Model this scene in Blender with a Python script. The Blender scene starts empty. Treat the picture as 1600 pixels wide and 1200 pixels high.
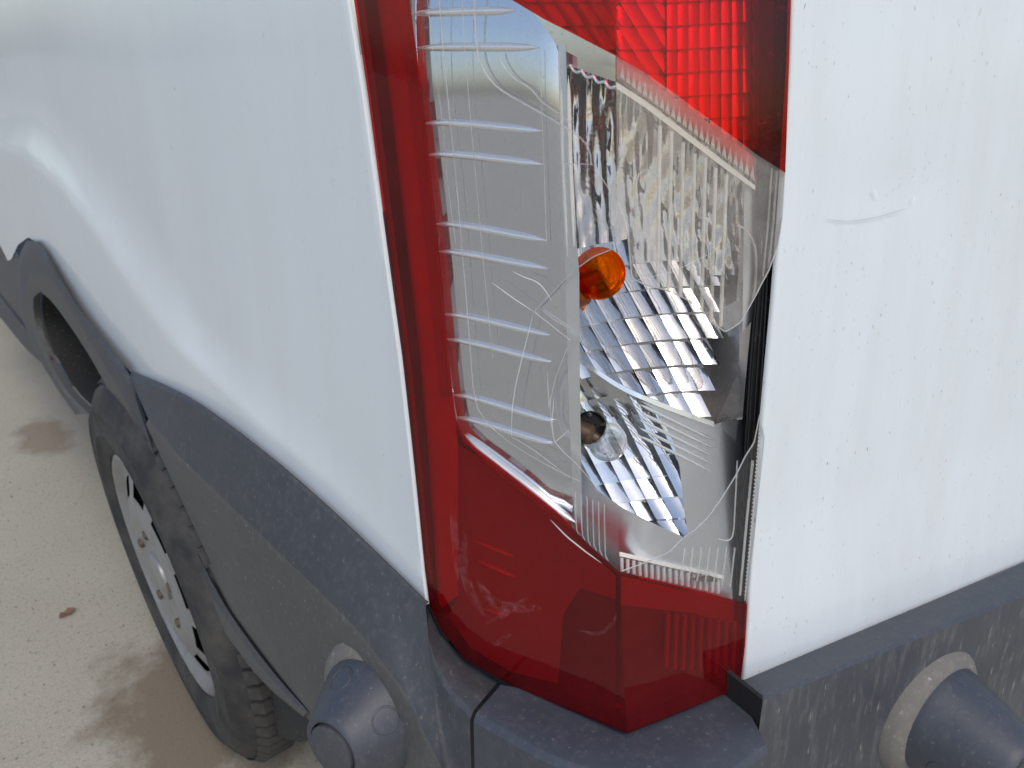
import bpy, bmesh, math, random
from math import sin, cos, radians, pi
from mathutils import Vector, Matrix
from mathutils.geometry import delaunay_2d_cdt
random.seed(7)
scn = bpy.context.scene
COL = scn.collection

# ------------------------------------------------------------------ camera
FPX, PITCH, AZ, CAMZ = 1256.0, radians(23), radians(39), 1.18
CAM = Vector((0, 0, CAMZ))
FW = Vector((sin(AZ)*cos(PITCH), cos(AZ)*cos(PITCH), -sin(PITCH)))
RT = Vector((cos(AZ), -sin(AZ), 0))
UP = RT.cross(FW)
cd = bpy.data.cameras.new('camera'); cam = bpy.data.objects.new('camera', cd); COL.objects.link(cam)
cd.sensor_width = 36; cd.lens = 36*FPX/1600; cd.clip_start = 0.02; cd.clip_end = 500
R3 = Matrix((RT, UP, -FW)).transposed()
cam.matrix_world = Matrix.Translation(CAM) @ R3.to_4x4()
cd.dof.use_dof = True; cd.dof.focus_distance = 0.62; cd.dof.aperture_fstop = 13.0
scn.camera = cam

# ------------------------------------------------------------------ sky, sun, exposure
SUN_AZ, SUN_EL = radians(200), radians(52)     # azimuth clockwise from +y, where the sun stands
w = bpy.data.worlds.new('World'); scn.world = w; w.use_nodes = True
nt = w.node_tree
sky = nt.nodes.new('ShaderNodeTexSky'); sky.sky_type = 'NISHITA'; sky.sun_disc = False
sky.sun_elevation = SUN_EL; sky.sun_rotation = SUN_AZ
sky.air_density = 1.0; sky.dust_density = 2.0; sky.ozone_density = 1.0
bg = nt.nodes['Background']; bg.inputs['Strength'].default_value = 0.15
nt.links.new(sky.outputs['Color'], bg.inputs['Color'])
sd = bpy.data.lights.new('sun', 'SUN'); sun = bpy.data.objects.new('sun', sd); COL.objects.link(sun)
sd.energy = 0.64; sd.angle = radians(22); sd.color = (1.0, .96, .90)
sdir = Vector((sin(SUN_AZ)*cos(SUN_EL), cos(SUN_AZ)*cos(SUN_EL), sin(SUN_EL)))
sun.rotation_euler = sdir.to_track_quat('Z', 'Y').to_euler(); sun.location = sdir*20
scn.view_settings.view_transform = 'Standard'; scn.view_settings.look = 'None'
scn.view_settings.exposure = 0.24; scn.view_settings.gamma = 1.0
scn.cycles.max_bounces = 10; scn.cycles.transparent_max_bounces = 24
scn.cycles.glossy_bounces = 6; scn.cycles.transmission_bounces = 10
scn.cycles.sample_clamp_indirect = 6.0

# ------------------------------------------------------------------ materials
def newmat(name):
    m = bpy.data.materials.new(name); m.use_nodes = True
    t = m.node_tree; t.nodes.clear()
    o = t.nodes.new('ShaderNodeOutputMaterial')
    return m, t, o
def N(t, kind, **kw):
    n = t.nodes.new(kind)
    for k, v in kw.items():
        if k in n.inputs: n.inputs[k].default_value = v
        else: setattr(n, k, v)
    return n
def noise(t, scale, detail=4, rough=.55, vec=None, dist=0):
    n = N(t, 'ShaderNodeTexNoise'); n.inputs['Scale'].default_value = scale
    n.inputs['Detail'].default_value = detail; n.inputs['Roughness'].default_value = rough
    n.inputs['Distortion'].default_value = dist
    if vec: t.links.new(vec, n.inputs['Vector'])
    return n.outputs['Fac']
def ramp(t, fac, lo, hi, c0=(0, 0, 0, 1), c1=(1, 1, 1, 1)):
    r = N(t, 'ShaderNodeValToRGB'); e = r.color_ramp.elements
    e[0].position = lo; e[1].position = hi; e[0].color = c0; e[1].color = c1
    t.links.new(fac, r.inputs['Fac']); return r.outputs['Color']
def mix(t, fac, a, b, mode='MIX'):
    n = N(t, 'ShaderNodeMix', data_type='RGBA', blend_type=mode)
    for s, v in ((n.inputs[0], fac), (n.inputs[6], a), (n.inputs[7], b)):
        if hasattr(v, 'node'): t.links.new(v, s)
        else: s.default_value = v
    return n.outputs[2]
def objvec(t, scale=(1, 1, 1), rot=(0, 0, 0)):
    c = N(t, 'ShaderNodeTexCoord'); mp = N(t, 'ShaderNodeMapping')
    mp.inputs['Scale'].default_value = scale; mp.inputs['Rotation'].default_value = rot
    t.links.new(c.outputs['Object'], mp.inputs['Vector']); return mp.outputs['Vector']
def math_(t, op, a, b=None):
    n = N(t, 'ShaderNodeMath', operation=op)
    for s, v in ((n.inputs[0], a), (n.inputs[1], b)):
        if v is None: continue
        if hasattr(v, 'node'): t.links.new(v, s)
        else: s.default_value = v
    return n.outputs[0]
def bump(t, h, strength, dist=.001):
    b = N(t, 'ShaderNodeBump'); b.inputs['Strength'].default_value = strength
    b.inputs['Distance'].default_value = dist; t.links.new(h, b.inputs['Height']); return b.outputs['Normal']
def put(t, b, key, v):
    if hasattr(v, 'node'): t.links.new(v, b.inputs[key])
    else: b.inputs[key].default_value = v
def principled(name, color, rough=.5, metal=0, nrm=None, **kw):
    m, t, o = newmat(name); b = N(t, 'ShaderNodeBsdfPrincipled')
    put(t, b, 'Base Color', color); put(t, b, 'Roughness', rough); put(t, b, 'Metallic', metal)
    for k, v in kw.items(): put(t, b, k.replace('_', ' '), v)
    t.links.new(b.outputs[0], o.inputs[0]); return m, t, b
def rgb(*c): return (c[0], c[1], c[2], 1)

M = {}
# white car paint: clear coat, fine grit specks, faint grime
def paint(name, speck, grime):
    m, t, b = principled(name, rgb(.78, .80, .81), .32, 0)
    v = objvec(t); vs = objvec(t, (1, 1, .28))
    sp = ramp(t, noise(t, 480, 3, .6, vs), .665, .72)
    gate = ramp(t, noise(t, 16, 4, .6, v), .38, .60)
    f = math_(t, 'MULTIPLY', math_(t, 'MULTIPLY', sp, gate), speck)
    g = math_(t, 'MULTIPLY', ramp(t, noise(t, 14, 8, .7, objvec(t, (1, 1, .15))), .42, .80), grime)
    c = mix(t, g, rgb(.762, .805, .812), rgb(.60, .605, .575))
    c = mix(t, f, c, rgb(.16, .15, .14))
    t.links.new(c, b.inputs['Base Color'])
    r = N(t, 'ShaderNodeMapRange'); r.inputs[3].default_value = .22; r.inputs[4].default_value = .42
    t.links.new(noise(t, 30, 4, .6, v), r.inputs[0]); t.links.new(r.outputs[0], b.inputs['Roughness'])
    b.inputs['Coat Weight'].default_value = .55; b.inputs['Coat Roughness'].default_value = .09
    t.links.new(bump(t, noise(t, 900, 2, .5, v), .03, .0004), b.inputs['Normal'])
    M[name] = m
paint('door_paint', .7, .42); paint('side_paint', .3, .22)
# grey-blue grained plastic with dust
def plastic(name, base, dust, rough=.5, dustcol=(.30, .27, .23), streak=False, dlo=.45, dhi=.8):
    m, t, b = principled(name, rgb(*base), rough)
    v = objvec(t); vs = objvec(t, (1, 1, .16)) if streak else objvec(t, (1, 1, .6))
    d1 = ramp(t, noise(t, 5, 9, .72, v), dlo, dhi)
    d2 = ramp(t, noise(t, 130, 7, .75, vs), .50, .74)
    f = math_(t, 'MULTIPLY', math_(t, 'ADD', math_(t, 'MULTIPLY', d1, .35), math_(t, 'MULTIPLY', d2, .6)), dust)
    c = mix(t, f, rgb(*base), rgb(*dustcol))
    sp = ramp(t, noise(t, 260, 3, .6, vs), .66, .73)
    c = mix(t, math_(t, 'MULTIPLY', sp, min(1, dust*.8)), c, rgb(.42, .40, .36))
    t.links.new(c, b.inputs['Base Color'])
    rr = math_(t, 'ADD', math_(t, 'MULTIPLY', f, .35), rough); t.links.new(rr, b.inputs['Roughness'])
    t.links.new(bump(t, noise(t, 1500, 2, .5, v), .25, .0004), b.inputs['Normal'])
    M[name] = m
plastic('bumper_plastic', (.048, .056, .071), .26, .45)
plastic('bumper_dirty', (.050, .056, .066), .6, .5, dustcol=(.30, .29, .275), streak=True, dlo=.45, dhi=.85)
plastic('clad_plastic', (.050, .056, .066), .30, .55)
plastic('clad_dusty', (.085, .084, .080), .75, .62, dustcol=(.20, .185, .165))
plastic('flange_dust', (.16, .15, .135), 1.0, .8, dustcol=(.30, .27, .22))
plastic('black_plastic', (.009, .009, .010), .10, .30, dustcol=(.12, .12, .12))
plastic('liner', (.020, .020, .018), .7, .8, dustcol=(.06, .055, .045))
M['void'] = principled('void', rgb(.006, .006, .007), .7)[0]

# clear moulded plastic: real see-through with fresnel gloss, a light haze of dust and scratches
def lens(name, tint, haze, hazecol, gloss=.06, rough=.03, scratch=1.0, ior=1.45):
    m, t, o = newmat(name)
    tr = N(t, 'ShaderNodeBsdfTransparent'); tr.inputs[0].default_value = rgb(*tint)
    gl = N(t, 'ShaderNodeBsdfGlossy'); gl.inputs['Roughness'].default_value = rough
    df = N(t, 'ShaderNodeBsdfDiffuse'); df.inputs[0].default_value = rgb(*hazecol)
    lw = N(t, 'ShaderNodeLayerWeight'); lw.inputs['Blend'].default_value = .5
    v = objvec(t)
    b = bump(t, noise(t, 60, 3, .5, v), .06, .002)
    t.links.new(b, gl.inputs['Normal']); t.links.new(b, lw.inputs['Normal'])
    h1 = ramp(t, noise(t, 14, 7, .7, v), .35, .85)
    vs = objvec(t, (60, 60, 7), (.35, .2, .5)); s1 = ramp(t, noise(t, 9, 2, .4, vs, 1.5), .67, .72)
    vs2 = objvec(t, (12, 60, 60), (.1, .7, .3)); s2 = ramp(t, noise(t, 7, 2, .4, vs2, 1.5), .68, .72)
    dots = ramp(t, noise(t, 700, 1, .4, v), .72, .76)
    s = math_(t, 'ADD', math_(t, 'ADD', s1, s2), dots)
    h = math_(t, 'ADD', math_(t, 'MULTIPLY', h1, haze), math_(t, 'MULTIPLY', s, .20*scratch))
    h = math_(t, 'MINIMUM', math_(t, 'ADD', h, haze*.35), .85)
    m1 = N(t, 'ShaderNodeMixShader'); t.links.new(h, m1.inputs[0])
    t.links.new(tr.outputs[0], m1.inputs[1]); t.links.new(df.outputs[0], m1.inputs[2])
    fres = math_(t, 'ADD', math_(t, 'MULTIPLY', math_(t, 'POWER', lw.outputs['Facing'], 5.0), .9), .035)   # Schlick, same from both sides
    m2 = N(t, 'ShaderNodeMixShader'); t.links.new(fres, m2.inputs[0])
    t.links.new(m1.outputs[0], m2.inputs[1]); t.links.new(gl.outputs[0], m2.inputs[2])
    t.links.new(m2.outputs[0], o.inputs[0]); M[name] = m
lens('clear_lens', (.985, .985, .985), .016, (.60, .60, .60), scratch=.5)
lens('red_lens', (.985, .022, .008), .02, (.55, .05, .04), scratch=.6)
lens('red_strip', (.91, .024, .018), .22, (.27, .018, .022), scratch=.8)
lens('clear_shard', (.97, .96, .94), .16, (.82, .77, .70), scratch=.8)
lens('lens_white', (.95, .95, .93), .75, (.90, .87, .80), scratch=0)
lens('clear_bead', (.95, .95, .94), .42, (.85, .84, .80), scratch=.0)
lens('red_bead', (.90, .05, .03), .12, (.5, .03, .02), scratch=.0)
m, t, b = principled('scuff', rgb(.50, .20, .20), .8); v = objvec(t)
t.links.new(math_(t, 'MULTIPLY', ramp(t, noise(t, 120, 6, .75, v), .42, .72), .30), b.inputs['Alpha']); M['scuff'] = m
m, t, b = principled('broken_edge', rgb(.72, .71, .68), .25); b.inputs['Alpha'].default_value = .62; M['broken_edge'] = m
m, t, b = principled('crack_face', rgb(.85, .85, .84), .2); b.inputs['Alpha'].default_value = .8; M['crack_face'] = m
M['red_edge'] = principled('red_edge', rgb(.30, .006, .008), .25)[0]
m, t, b = principled('red_skirt', rgb(.16, .008, .012), .3); M['red_skirt'] = m

def chrome(name, col, rough, bumpy=0, scale=40, dust=.0, metal=1.0):
    m, t, b = principled(name, rgb(*col), rough, metal)
    v = objvec(t)
    if bumpy: t.links.new(bump(t, noise(t, scale, 3, .55, v), bumpy, .002), b.inputs['Normal'])
    if dust:
        f = math_(t, 'MULTIPLY', ramp(t, noise(t, 380, 3, .6, v), .62, .72), dust)
        t.links.new(mix(t, f, rgb(*col), rgb(.25, .24, .22)), b.inputs['Base Color'])
        t.links.new(math_(t, 'ADD', math_(t, 'MULTIPLY', f, .5), rough), b.inputs['Roughness'])
    M[name] = m
chrome('mirror', (.64, .645, .65), .06, .10, 60, .5)
chrome('dome_chrome', (.62, .59, .55), .14, .35, 55, .4)
chrome('mirror_red', (.94, .94, .94), .22, .05, 60, metal=.7)
chrome('satin', (.70, .725, .77), .10, .04, 9, .2)
chrome('satin_plate', (.80, .82, .85), .32, .0, 25, .12)
chrome('rib_chrome', (.95, .95, .94), .20, .0, 90, metal=.75)
chrome('crumpled', (.52, .49, .46), .22, .3, 60, .5, metal=.6)
M['cream'] = principled('cream', rgb(.86, .83, .75), .3)[0]
M['door_glint'] = principled('door_glint', rgb(.93, .94, .93), .3)[0]
M['rust_nut'] = principled('rust_nut', rgb(.13, .10, .08), .7, .3)[0]
M['mid_grey'] = principled('mid_grey', rgb(.30, .29, .28), .45)[0]
M['dim_grey'] = principled('dim_grey', rgb(.075, .07, .07), .5)[0]
M['pale_grey'] = principled('pale_grey', rgb(.62, .62, .60), .35)[0]
M['red_refraction'] = principled('red_refraction', rgb(.50, .045, .04), .3)[0]
m, t, o = newmat('amber_glass')
g = N(t, 'ShaderNodeBsdfGlass'); g.inputs[0].default_value = rgb(1.0, .34, .02); g.inputs['IOR'].default_value = 1.3; g.inputs['Roughness'].default_value = .02
tr = N(t, 'ShaderNodeBsdfTransparent'); tr.inputs[0].default_value = rgb(1.0, .40, .03)
mx = N(t, 'ShaderNodeMixShader'); mx.inputs[0].default_value = .35
t.links.new(g.outputs[0], mx.inputs[1]); t.links.new(tr.outputs[0], mx.inputs[2]); t.links.new(mx.outputs[0], o.inputs[0]); M['amber_glass'] = m
m, t, o = newmat('bulb_glass')
g = N(t, 'ShaderNodeBsdfGlass'); g.inputs[0].default_value = rgb(.98, .97, .94); g.inputs['IOR'].default_value = 1.18; g.inputs['Roughness'].default_value = .0
tr = N(t, 'ShaderNodeBsdfTransparent'); mx = N(t, 'ShaderNodeMixShader'); mx.inputs[0].default_value = .5
t.links.new(g.outputs[0], mx.inputs[1]); t.links.new(tr.outputs[0], mx.inputs[2]); t.links.new(mx.outputs[0], o.inputs[0]); M['bulb_glass'] = m
M['amber_base'] = principled('amber_base', rgb(.30, .09, .02), .35, .4)[0]
M['brass'] = principled('brass', rgb(.16, .11, .075), .45, .6)[0]
m, t, b = principled('rubber', rgb(.03, .03, .031), .75)
v = objvec(t); c = mix(t, ramp(t, noise(t, 14, 6, .65, v), .4, .75), rgb(.022, .022, .023), rgb(.085, .078, .068))
t.links.new(c, b.inputs['Base Color']); M['rubber'] = m
m, t, b = principled('wheel_silver', rgb(.5, .5, .5), .38, .35)
v = objvec(t); c = mix(t, ramp(t, noise(t, 22, 6, .7, v), .5, .8), rgb(.30, .30, .30), rgb(.19, .165, .14))
t.links.new(c, b.inputs['Base Color']); M['wheel_silver'] = m
STAIN2 = (.294, 2.78)
# concrete ground with oil-brown stains
m, t, b = principled('concrete', rgb(.35, .32, .28), .9)
v = objvec(t)
c = mix(t, ramp(t, noise(t, 3, 6, .6, v), .3, .75), rgb(.39, .35, .262), rgb(.49, .445, .345))
c = mix(t, ramp(t, noise(t, 260, 3, .7, v), .40, .66), c, rgb(.56, .51, .41), 'MIX')
c = mix(t, math_(t, 'MULTIPLY', ramp(t, noise(t, 110, 5, .75, v), .55, .68), .8), c, rgb(.18, .155, .12))
sep = N(t, 'ShaderNodeSeparateXYZ'); t.links.new(v, sep.inputs[0])
def blob(cx, cy, rx, ry, amt, col, c):
    dx = math_(t, 'DIVIDE', math_(t, 'SUBTRACT', sep.outputs[0], cx), rx)
    dy = math_(t, 'DIVIDE', math_(t, 'SUBTRACT', sep.outputs[1], cy), ry)
    d = math_(t, 'SQRT', math_(t, 'ADD', math_(t, 'MULTIPLY', dx, dx), math_(t, 'MULTIPLY', dy, dy)))
    d = math_(t, 'ADD', d, math_(t, 'MULTIPLY', math_(t, 'SUBTRACT', noise(t, 9, 6, .65, v), .5), 1.5))
    f = math_(t, 'MULTIPLY', ramp(t, d, .55, 1.12, (1, 1, 1, 1), (0, 0, 0, 1)), amt)
    return mix(t, f, c, col)
c = blob(.27, 1.30, .20, .30, .85, rgb(.20, .155, .10), c)
c = blob(STAIN2[0], STAIN2[1], .10, .20, .6, rgb(.22, .15, .09), c)
t.links.new(c, b.inputs['Base Color'])
t.links.new(bump(t, noise(t, 160, 5, .7, v), .5, .004), b.inputs['Normal']); M['concrete'] = m
M['leaf'] = principled('leaf', rgb(.24, .13, .08), .8)[0]
M['grit_stone'] = principled('grit_stone', rgb(.24, .21, .17), .9)[0]
M['chip'] = principled('chip', rgb(.13, .11, .09), .6)[0]
M['scratch_grey'] = principled('scratch_grey', rgb(.56, .57, .59), .6)[0]
M['end_gap_shade'] = principled('end_gap_shade', rgb(.015, .015, .016), .6)[0]

# ------------------------------------------------------------------ surfaces the photograph is measured on
def ray(x, y): return FW + RT*((x-800)/FPX) + UP*((600-y)/FPX)
def interp(xs, ys, x):
    if x <= xs[0]: i = 0
    elif x >= xs[-1]: i = len(xs)-2
    else:
        i = 0
        while xs[i+1] < x: i += 1
    k = (x-xs[i])/(xs[i+1]-xs[i]); return ys[i]+(ys[i+1]-ys[i])*k
def clampi(xs, ys, x): return interp(xs, ys, min(max(x, xs[0]), xs[-1]))
CREX = .381
ZS = 1.35-CAMZ
def crease_y(z): z += ZS; return clampi((.40, .80, .90, .983, 1.132, 1.262, 1.373, 2.4), (.312, .318, .331, .342, .354, .364, .372, .42), z)
def azv(a): return Vector((sin(radians(a)), cos(radians(a))))
DS, DR = azv(-18.7), azv(102.5)
# plan outline, relative to the crease: side wrap (backwards list) + rear
side_pl = [Vector((0, 0)), DS*.15]
for a in (-16, -12, -8, -5): side_pl.append(side_pl[-1]+azv(a)*.02)
side_pl.append(side_pl[-1]+azv(-3)*.3)
rear_pl = [Vector((0, 0)), DR*.15]
for k in range(30): rear_pl.append(rear_pl[-1]+azv(102.5-min(k, 20)*.42)*.05)
PLAN = list(reversed(side_pl[1:]))+rear_pl     # left/front -> crease -> right
def offset_plan(pl, d):            # d > 0 moves into the van
    out = []
    for i, p in enumerate(pl):
        ns = []
        if i > 0: e = (pl[i]-pl[i-1]).normalized(); ns.append(Vector((-e.y, e.x)))
        if i < len(pl)-1: e = (pl[i+1]-pl[i]).normalized(); ns.append(Vector((-e.y, e.x)))
        n = sum(ns, Vector((0, 0))).normalized(); k = max(.35, n.dot(ns[0]))
        out.append(p+n*(d/k))
    return out
_pc = {}
def LS(x, y, d=0.0):
    """pixel -> lamp / rear skin, moved d into the van"""
    key = round(d, 5)
    if key not in _pc: _pc[key] = offset_plan(PLAN, d)
    pl = _pc[key]; r = ray(x, y); z = 1.1; P = None
    for it in range(7):
        off = Vector((CREX, crease_y(z))); best = None
        for i in range(len(pl)-1):
            a = pl[i]+off; b = pl[i+1]+off; e = b-a
            den = r.x*e.y-r.y*e.x
            if abs(den) < 1e-9: continue
            tt = (a.x*e.y-a.y*e.x)/den; s = (a.x*r.y-a.y*r.x)/den
            if tt > 0 and -1e-6 <= s <= 1+1e-6 and (best is None or tt < best): best = tt
        if best is None: break
        P = CAM+r*best; z = P.z
    if P is None: raise ValueError((x, y, d))
    return P
def RP(x, y, d):
    """pixel -> plane of the rear face of the lamp, d behind it"""
    r = ray(x, y); z = 1.1; n = Vector((-DR.y, DR.x))
    for it in range(7):
        off = Vector((CREX, crease_y(z)))+n*d
        tt = off.dot(n)/(r.x*n.x+r.y*n.y); P = CAM+r*tt; z = P.z
    return P
def SP(x, y, d):
    """pixel -> plane of the side face of the lamp, d behind it"""
    r = ray(x, y); z = 1.1; n = Vector((DS.y, -DS.x))
    for it in range(7):
        off = Vector((CREX, crease_y(z)))+n*d
        tt = off.dot(n)/(r.x*n.x+r.y*n.y); P = CAM+r*tt; z = P.z
    return P
def Xs(y): return clampi((.3, .50, .56, .65, .80, 1.0, 1.3, 1.8, 3.6), (.328, .3212, .3175, .308, .291, .279, .271, .265, .258), y)
def SS(x, y, off=0.0):
    """pixel -> van side, off = outwards"""
    r = ray(x, y); yy = 1.0
    for it in range(40):
        X = Xs(yy)-off; tt = X/r.x; yy = .5*yy+.5*(r.y*tt)
    return CAM+r*tt
def GP(x, y, z=0): r = ray(x, y); return CAM+r*((z-CAMZ)/r.z)

# ------------------------------------------------------------------ object helpers
def mesh(name, verts, faces, mats, parent, smooth=False, fm=None, label=None):
    me = bpy.data.meshes.new(name); me.from_pydata([tuple(v) for v in verts], [], faces)
    for mt in ([mats] if isinstance(mats, str) else mats): me.materials.append(M[mt])
    if fm: me.polygons.foreach_set('material_index', fm)
    bm = bmesh.new(); bm.from_mesh(me); bmesh.ops.recalc_face_normals(bm, faces=bm.faces); bm.to_mesh(me); bm.free()
    if smooth:
        me.polygons.foreach_set('use_smooth', [True]*len(me.polygons))
        me.set_sharp_from_angle(angle=radians(smooth if smooth is not True else 40))
    o = bpy.data.objects.new(name, me); COL.objects.link(o)
    if parent is not None:
        o.parent = parent; o.matrix_parent_inverse = PINV[parent.name]
    if label: o['label'] = label
    return o
PINV = {}
def empty(name, loc, parent=None, label=None):
    e = bpy.data.objects.new(name, None); COL.objects.link(e); e.empty_display_size = .1
    if parent is not None:
        e.parent = parent; e.location = Vector(loc)-Vector(ABS[parent.name])
    else: e.location = loc
    ABS[e.name] = tuple(loc); PINV[e.name] = Matrix.Translation(-Vector(loc))
    if label: e['label'] = label
    return e
ABS = {}
def reg(o): PINV[o.name] = Matrix.Identity(4)     # mesh parents keep world-space verts
def densify(pts, step, closed=False):
    out = []; n = len(pts)
    for i in range(n if closed else n-1):
        a = Vector(pts[i]); b = Vector(pts[(i+1) % n]); k = max(1, int((b-a).length/step))
        for j in range(k): out.append(a+(b-a)*(j/k))
    if not closed: out.append(Vector(pts[-1]))
    return out
def inside(p, poly):
    c = False; n = len(poly)
    for i in range(n):
        a, b = poly[i], poly[(i+1) % n]
        if (a[1] > p[1]) != (b[1] > p[1]) and p[0] < (b[0]-a[0])*(p[1]-a[1])/(b[1]-a[1])+a[0]: c = not c
    return c
def tri(poly, step=28):
    bd = densify([Vector((p[0], p[1])) for p in poly], step, True); n = len(bd)
    xs = [p.x for p in bd]; ys = [p.y for p in bd]; inn = []
    x = min(xs)+step*.5
    while x < max(xs):
        y = min(ys)+step*.5
        while y < max(ys):
            q = (x+.3, y+.2)
            if inside(q, bd) and min((Vector(q)-p).length for p in bd) > step*.45: inn.append(Vector(q))
            y += step
        x += step
    pts, _, fs, *_ = delaunay_2d_cdt(bd+inn, [(i, (i+1) % n) for i in range(n)], [], 1, 1e-4)
    return [(p.x, p.y) for p in pts], [tuple(f) for f in fs]
def slab(name, poly, surf, d0, thick, mats, parent, step=28, label=None, smooth=30, dfun=None, dz=None):
    """pixel outline -> solid sheet on a surface; mats[0] faces, mats[1] edge"""
    pts, fs = tri(poly, step); n = len(pts)
    f0 = (lambda q: d0) if dfun is None else dfun
    V = [surf(q[0], q[1], f0(q)) for q in pts]+[surf(q[0], q[1], f0(q)+thick) for q in pts]
    F = list(fs)+[tuple(i+n for i in reversed(f)) for f in fs]; fm = [0]*len(F)
    cnt = {}
    for f in fs:
        for i in range(len(f)):
            e = (f[i], f[(i+1) % len(f)]); cnt[tuple(sorted(e))] = cnt.get(tuple(sorted(e)), 0)+1
    for f in fs:
        for i in range(len(f)):
            a, b = f[i], f[(i+1) % len(f)]
            if cnt[tuple(sorted((a, b)))] == 1: F.append((a, b, b+n, a+n)); fm.append(len(mats)-1)
    return mesh(name, V, F, mats, parent, smooth, fm, label)
def grid(name, rows, mats, parent, smooth=40, close=False, label=None, fmf=None):
    nr, nc = len(rows), len(rows[0]); V = [p for r in rows for p in r]; F = []; fm = []
    for i in range(nr-1):
        for j in range(nc if close else nc-1):
            j2 = (j+1) % nc
            F.append((i*nc+j, i*nc+j2, (i+1)*nc+j2, (i+1)*nc+j)); fm.append(fmf(i, j) if fmf else 0)
    return mesh(name, V, F, mats, parent, smooth, fm if fmf else None, label)
def resample(pts, n):
    L = [0]
    for a, b in zip(pts, pts[1:]): L.append(L[-1]+(Vector(b)-Vector(a)).length)
    out = []
    for k in range(n):
        s = L[-1]*k/(n-1); i = 0
        while i < len(L)-2 and L[i+1] < s: i += 1
        u = (s-L[i])/max(1e-9, L[i+1]-L[i]); out.append(Vector(pts[i])*(1-u)+Vector(pts[i+1])*u)
    return out
def smooth_line(pts, it=2):
    pts = [Vector(p) for p in pts]
    for _ in range(it):
        q = [pts[0]]
        for a, b in zip(pts, pts[1:]): q += [a*.75+b*.25, a*.25+b*.75]
        q.append(pts[-1]); pts = q
    return pts
def tube(name, P, rad, mat, parent, seg=8, taper=0, flat=1.0, label=None):
    """round bead along 3-D points; taper pulls the ends to points"""
    n = len(P); rows = []
    for i, p in enumerate(P):
        d = (P[min(i+1, n-1)]-P[max(i-1, 0)]).normalized()
        a = d.cross((p-CAM).normalized()).normalized(); b = d.cross(a)
        s = i/(n-1); r = rad
        if taper: r = rad*max(.04, 1-abs(2*s-1)**taper)
        rows.append([p+a*(r*cos(2*pi*k/seg))+b*(r*flat*sin(2*pi*k/seg)) for k in range(seg)])
    nr = len(rows); V = [p for r in rows for p in r]; F = []
    for i in range(nr-1):
        for j in range(seg): F.append((i*seg+j, i*seg+(j+1) % seg, (i+1)*seg+(j+1) % seg, (i+1)*seg+j))
    F.append(tuple(range(seg))); F.append(tuple((nr-1)*seg+k for k in range(seg)))
    return mesh(name, V, F, mat, parent, 60, None, label)
def lathe(name, base, axis, prof, mat, parent, seg=40, smooth=35, label=None, fmf=None):
    ax = Vector(axis).normalized(); u = ax.orthogonal().normalized(); v = ax.cross(u)
    rows = [[Vector(base)+ax*h+(u*cos(2*pi*k/seg)+v*sin(2*pi*k/seg))*r for k in range(seg)] for h, r in prof]
    return grid(name, rows, mat, parent, smooth, True, label, fmf)

# ------------------------------------------------------------------ ground
G = mesh('ground', [(-80, -80, 0), (80, -80, 0), (80, 80, 0), (-80, 80, 0)], [(0, 1, 2, 3)], 'concrete', None)
G['kind'] = 'structure'; G['label'] = 'beige concrete ground with brown stains beside the wheel'

VAN = empty('van', (1.25, 2.4, 0))
VAN['label'] = 'white van with grey plastic cladding and a smashed corner tail lamp'; VAN['category'] = 'van'

# ------------------------------------------------------------------ side panel
low_px = [(18, 402), (28, 380), (44, 368), (60, 378), (90, 425), (120, 478), (160, 535), (205, 580), (250, 600), (300, 625), (350, 660), (400, 698), (450, 738), (520, 800), (600, 876), (668, 942)]
FL = .022
def Aofs(y): return clampi((.50, .62, .85, 1.15, 1.5, 3), (.000, .0020, .008, .017, .022, .022), y)
low3 = []
for q in low_px:
    P = SS(*q)
    for _ in range(3): P = SS(q[0], q[1], Aofs(P.y))
    low3.append(P)
low3.sort(key=lambda p: p.y)
lowy = [p.y for p in low3]; lowz = [p.z for p in low3]
def zlow(y):
    if y > lowy[-1]: return lowz[-1]-(y-lowy[-1])*.25
    return clampi(lowy, lowz, y)
sh_px = [(0, 228), (50, 245), (100, 290), (145, 350), (190, 420), (230, 485), (270, 540), (380, 640), (520, 765), (660, 918)]
sh3 = sorted([SS(q[0], q[1], Aofs(1.2)*.9) for q in sh_px[:7]]+[SS(q[0], q[1], .008) for q in sh_px[7:]], key=lambda p: p.y)
tp_px = [(0, 130), (60, 150), (150, 235), (215, 310), (265, 400), (300, 480), (350, 570), (430, 670), (560, 800), (664, 905)]
tp3 = sorted([SS(*q) for q in tp_px], key=lambda p: p.y)
def zsh(y): return clampi([p.y for p in sh3], [p.z for p in sh3], y)
def ztp(y): return max(zsh(y)+clampi((.55, .8, 1.0), (.05, .07, .06), y), clampi([p.y for p in tp3], [p.z for p in tp3], y))
edge_px = [(536, -150), (553, 0), (575, 150), (592, 280), (612, 430), (630, 560), (645, 700), (655, 800), (664, 890), (670, 942)]
e3 = sorted([LS(q[0]-1.0, q[1], .001) for q in edge_px], key=lambda p: p.z)
ez = [p.z for p in e3]; eyv = [p.y for p in e3]
def yedge(z): return interp(ez, eyv, z) if z < 1.4 else interp(ez, eyv, 1.4)
ZTOP = 2.35
rows = []
NU, NV = 110, 96
y00 = yedge(lowz[0])
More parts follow.
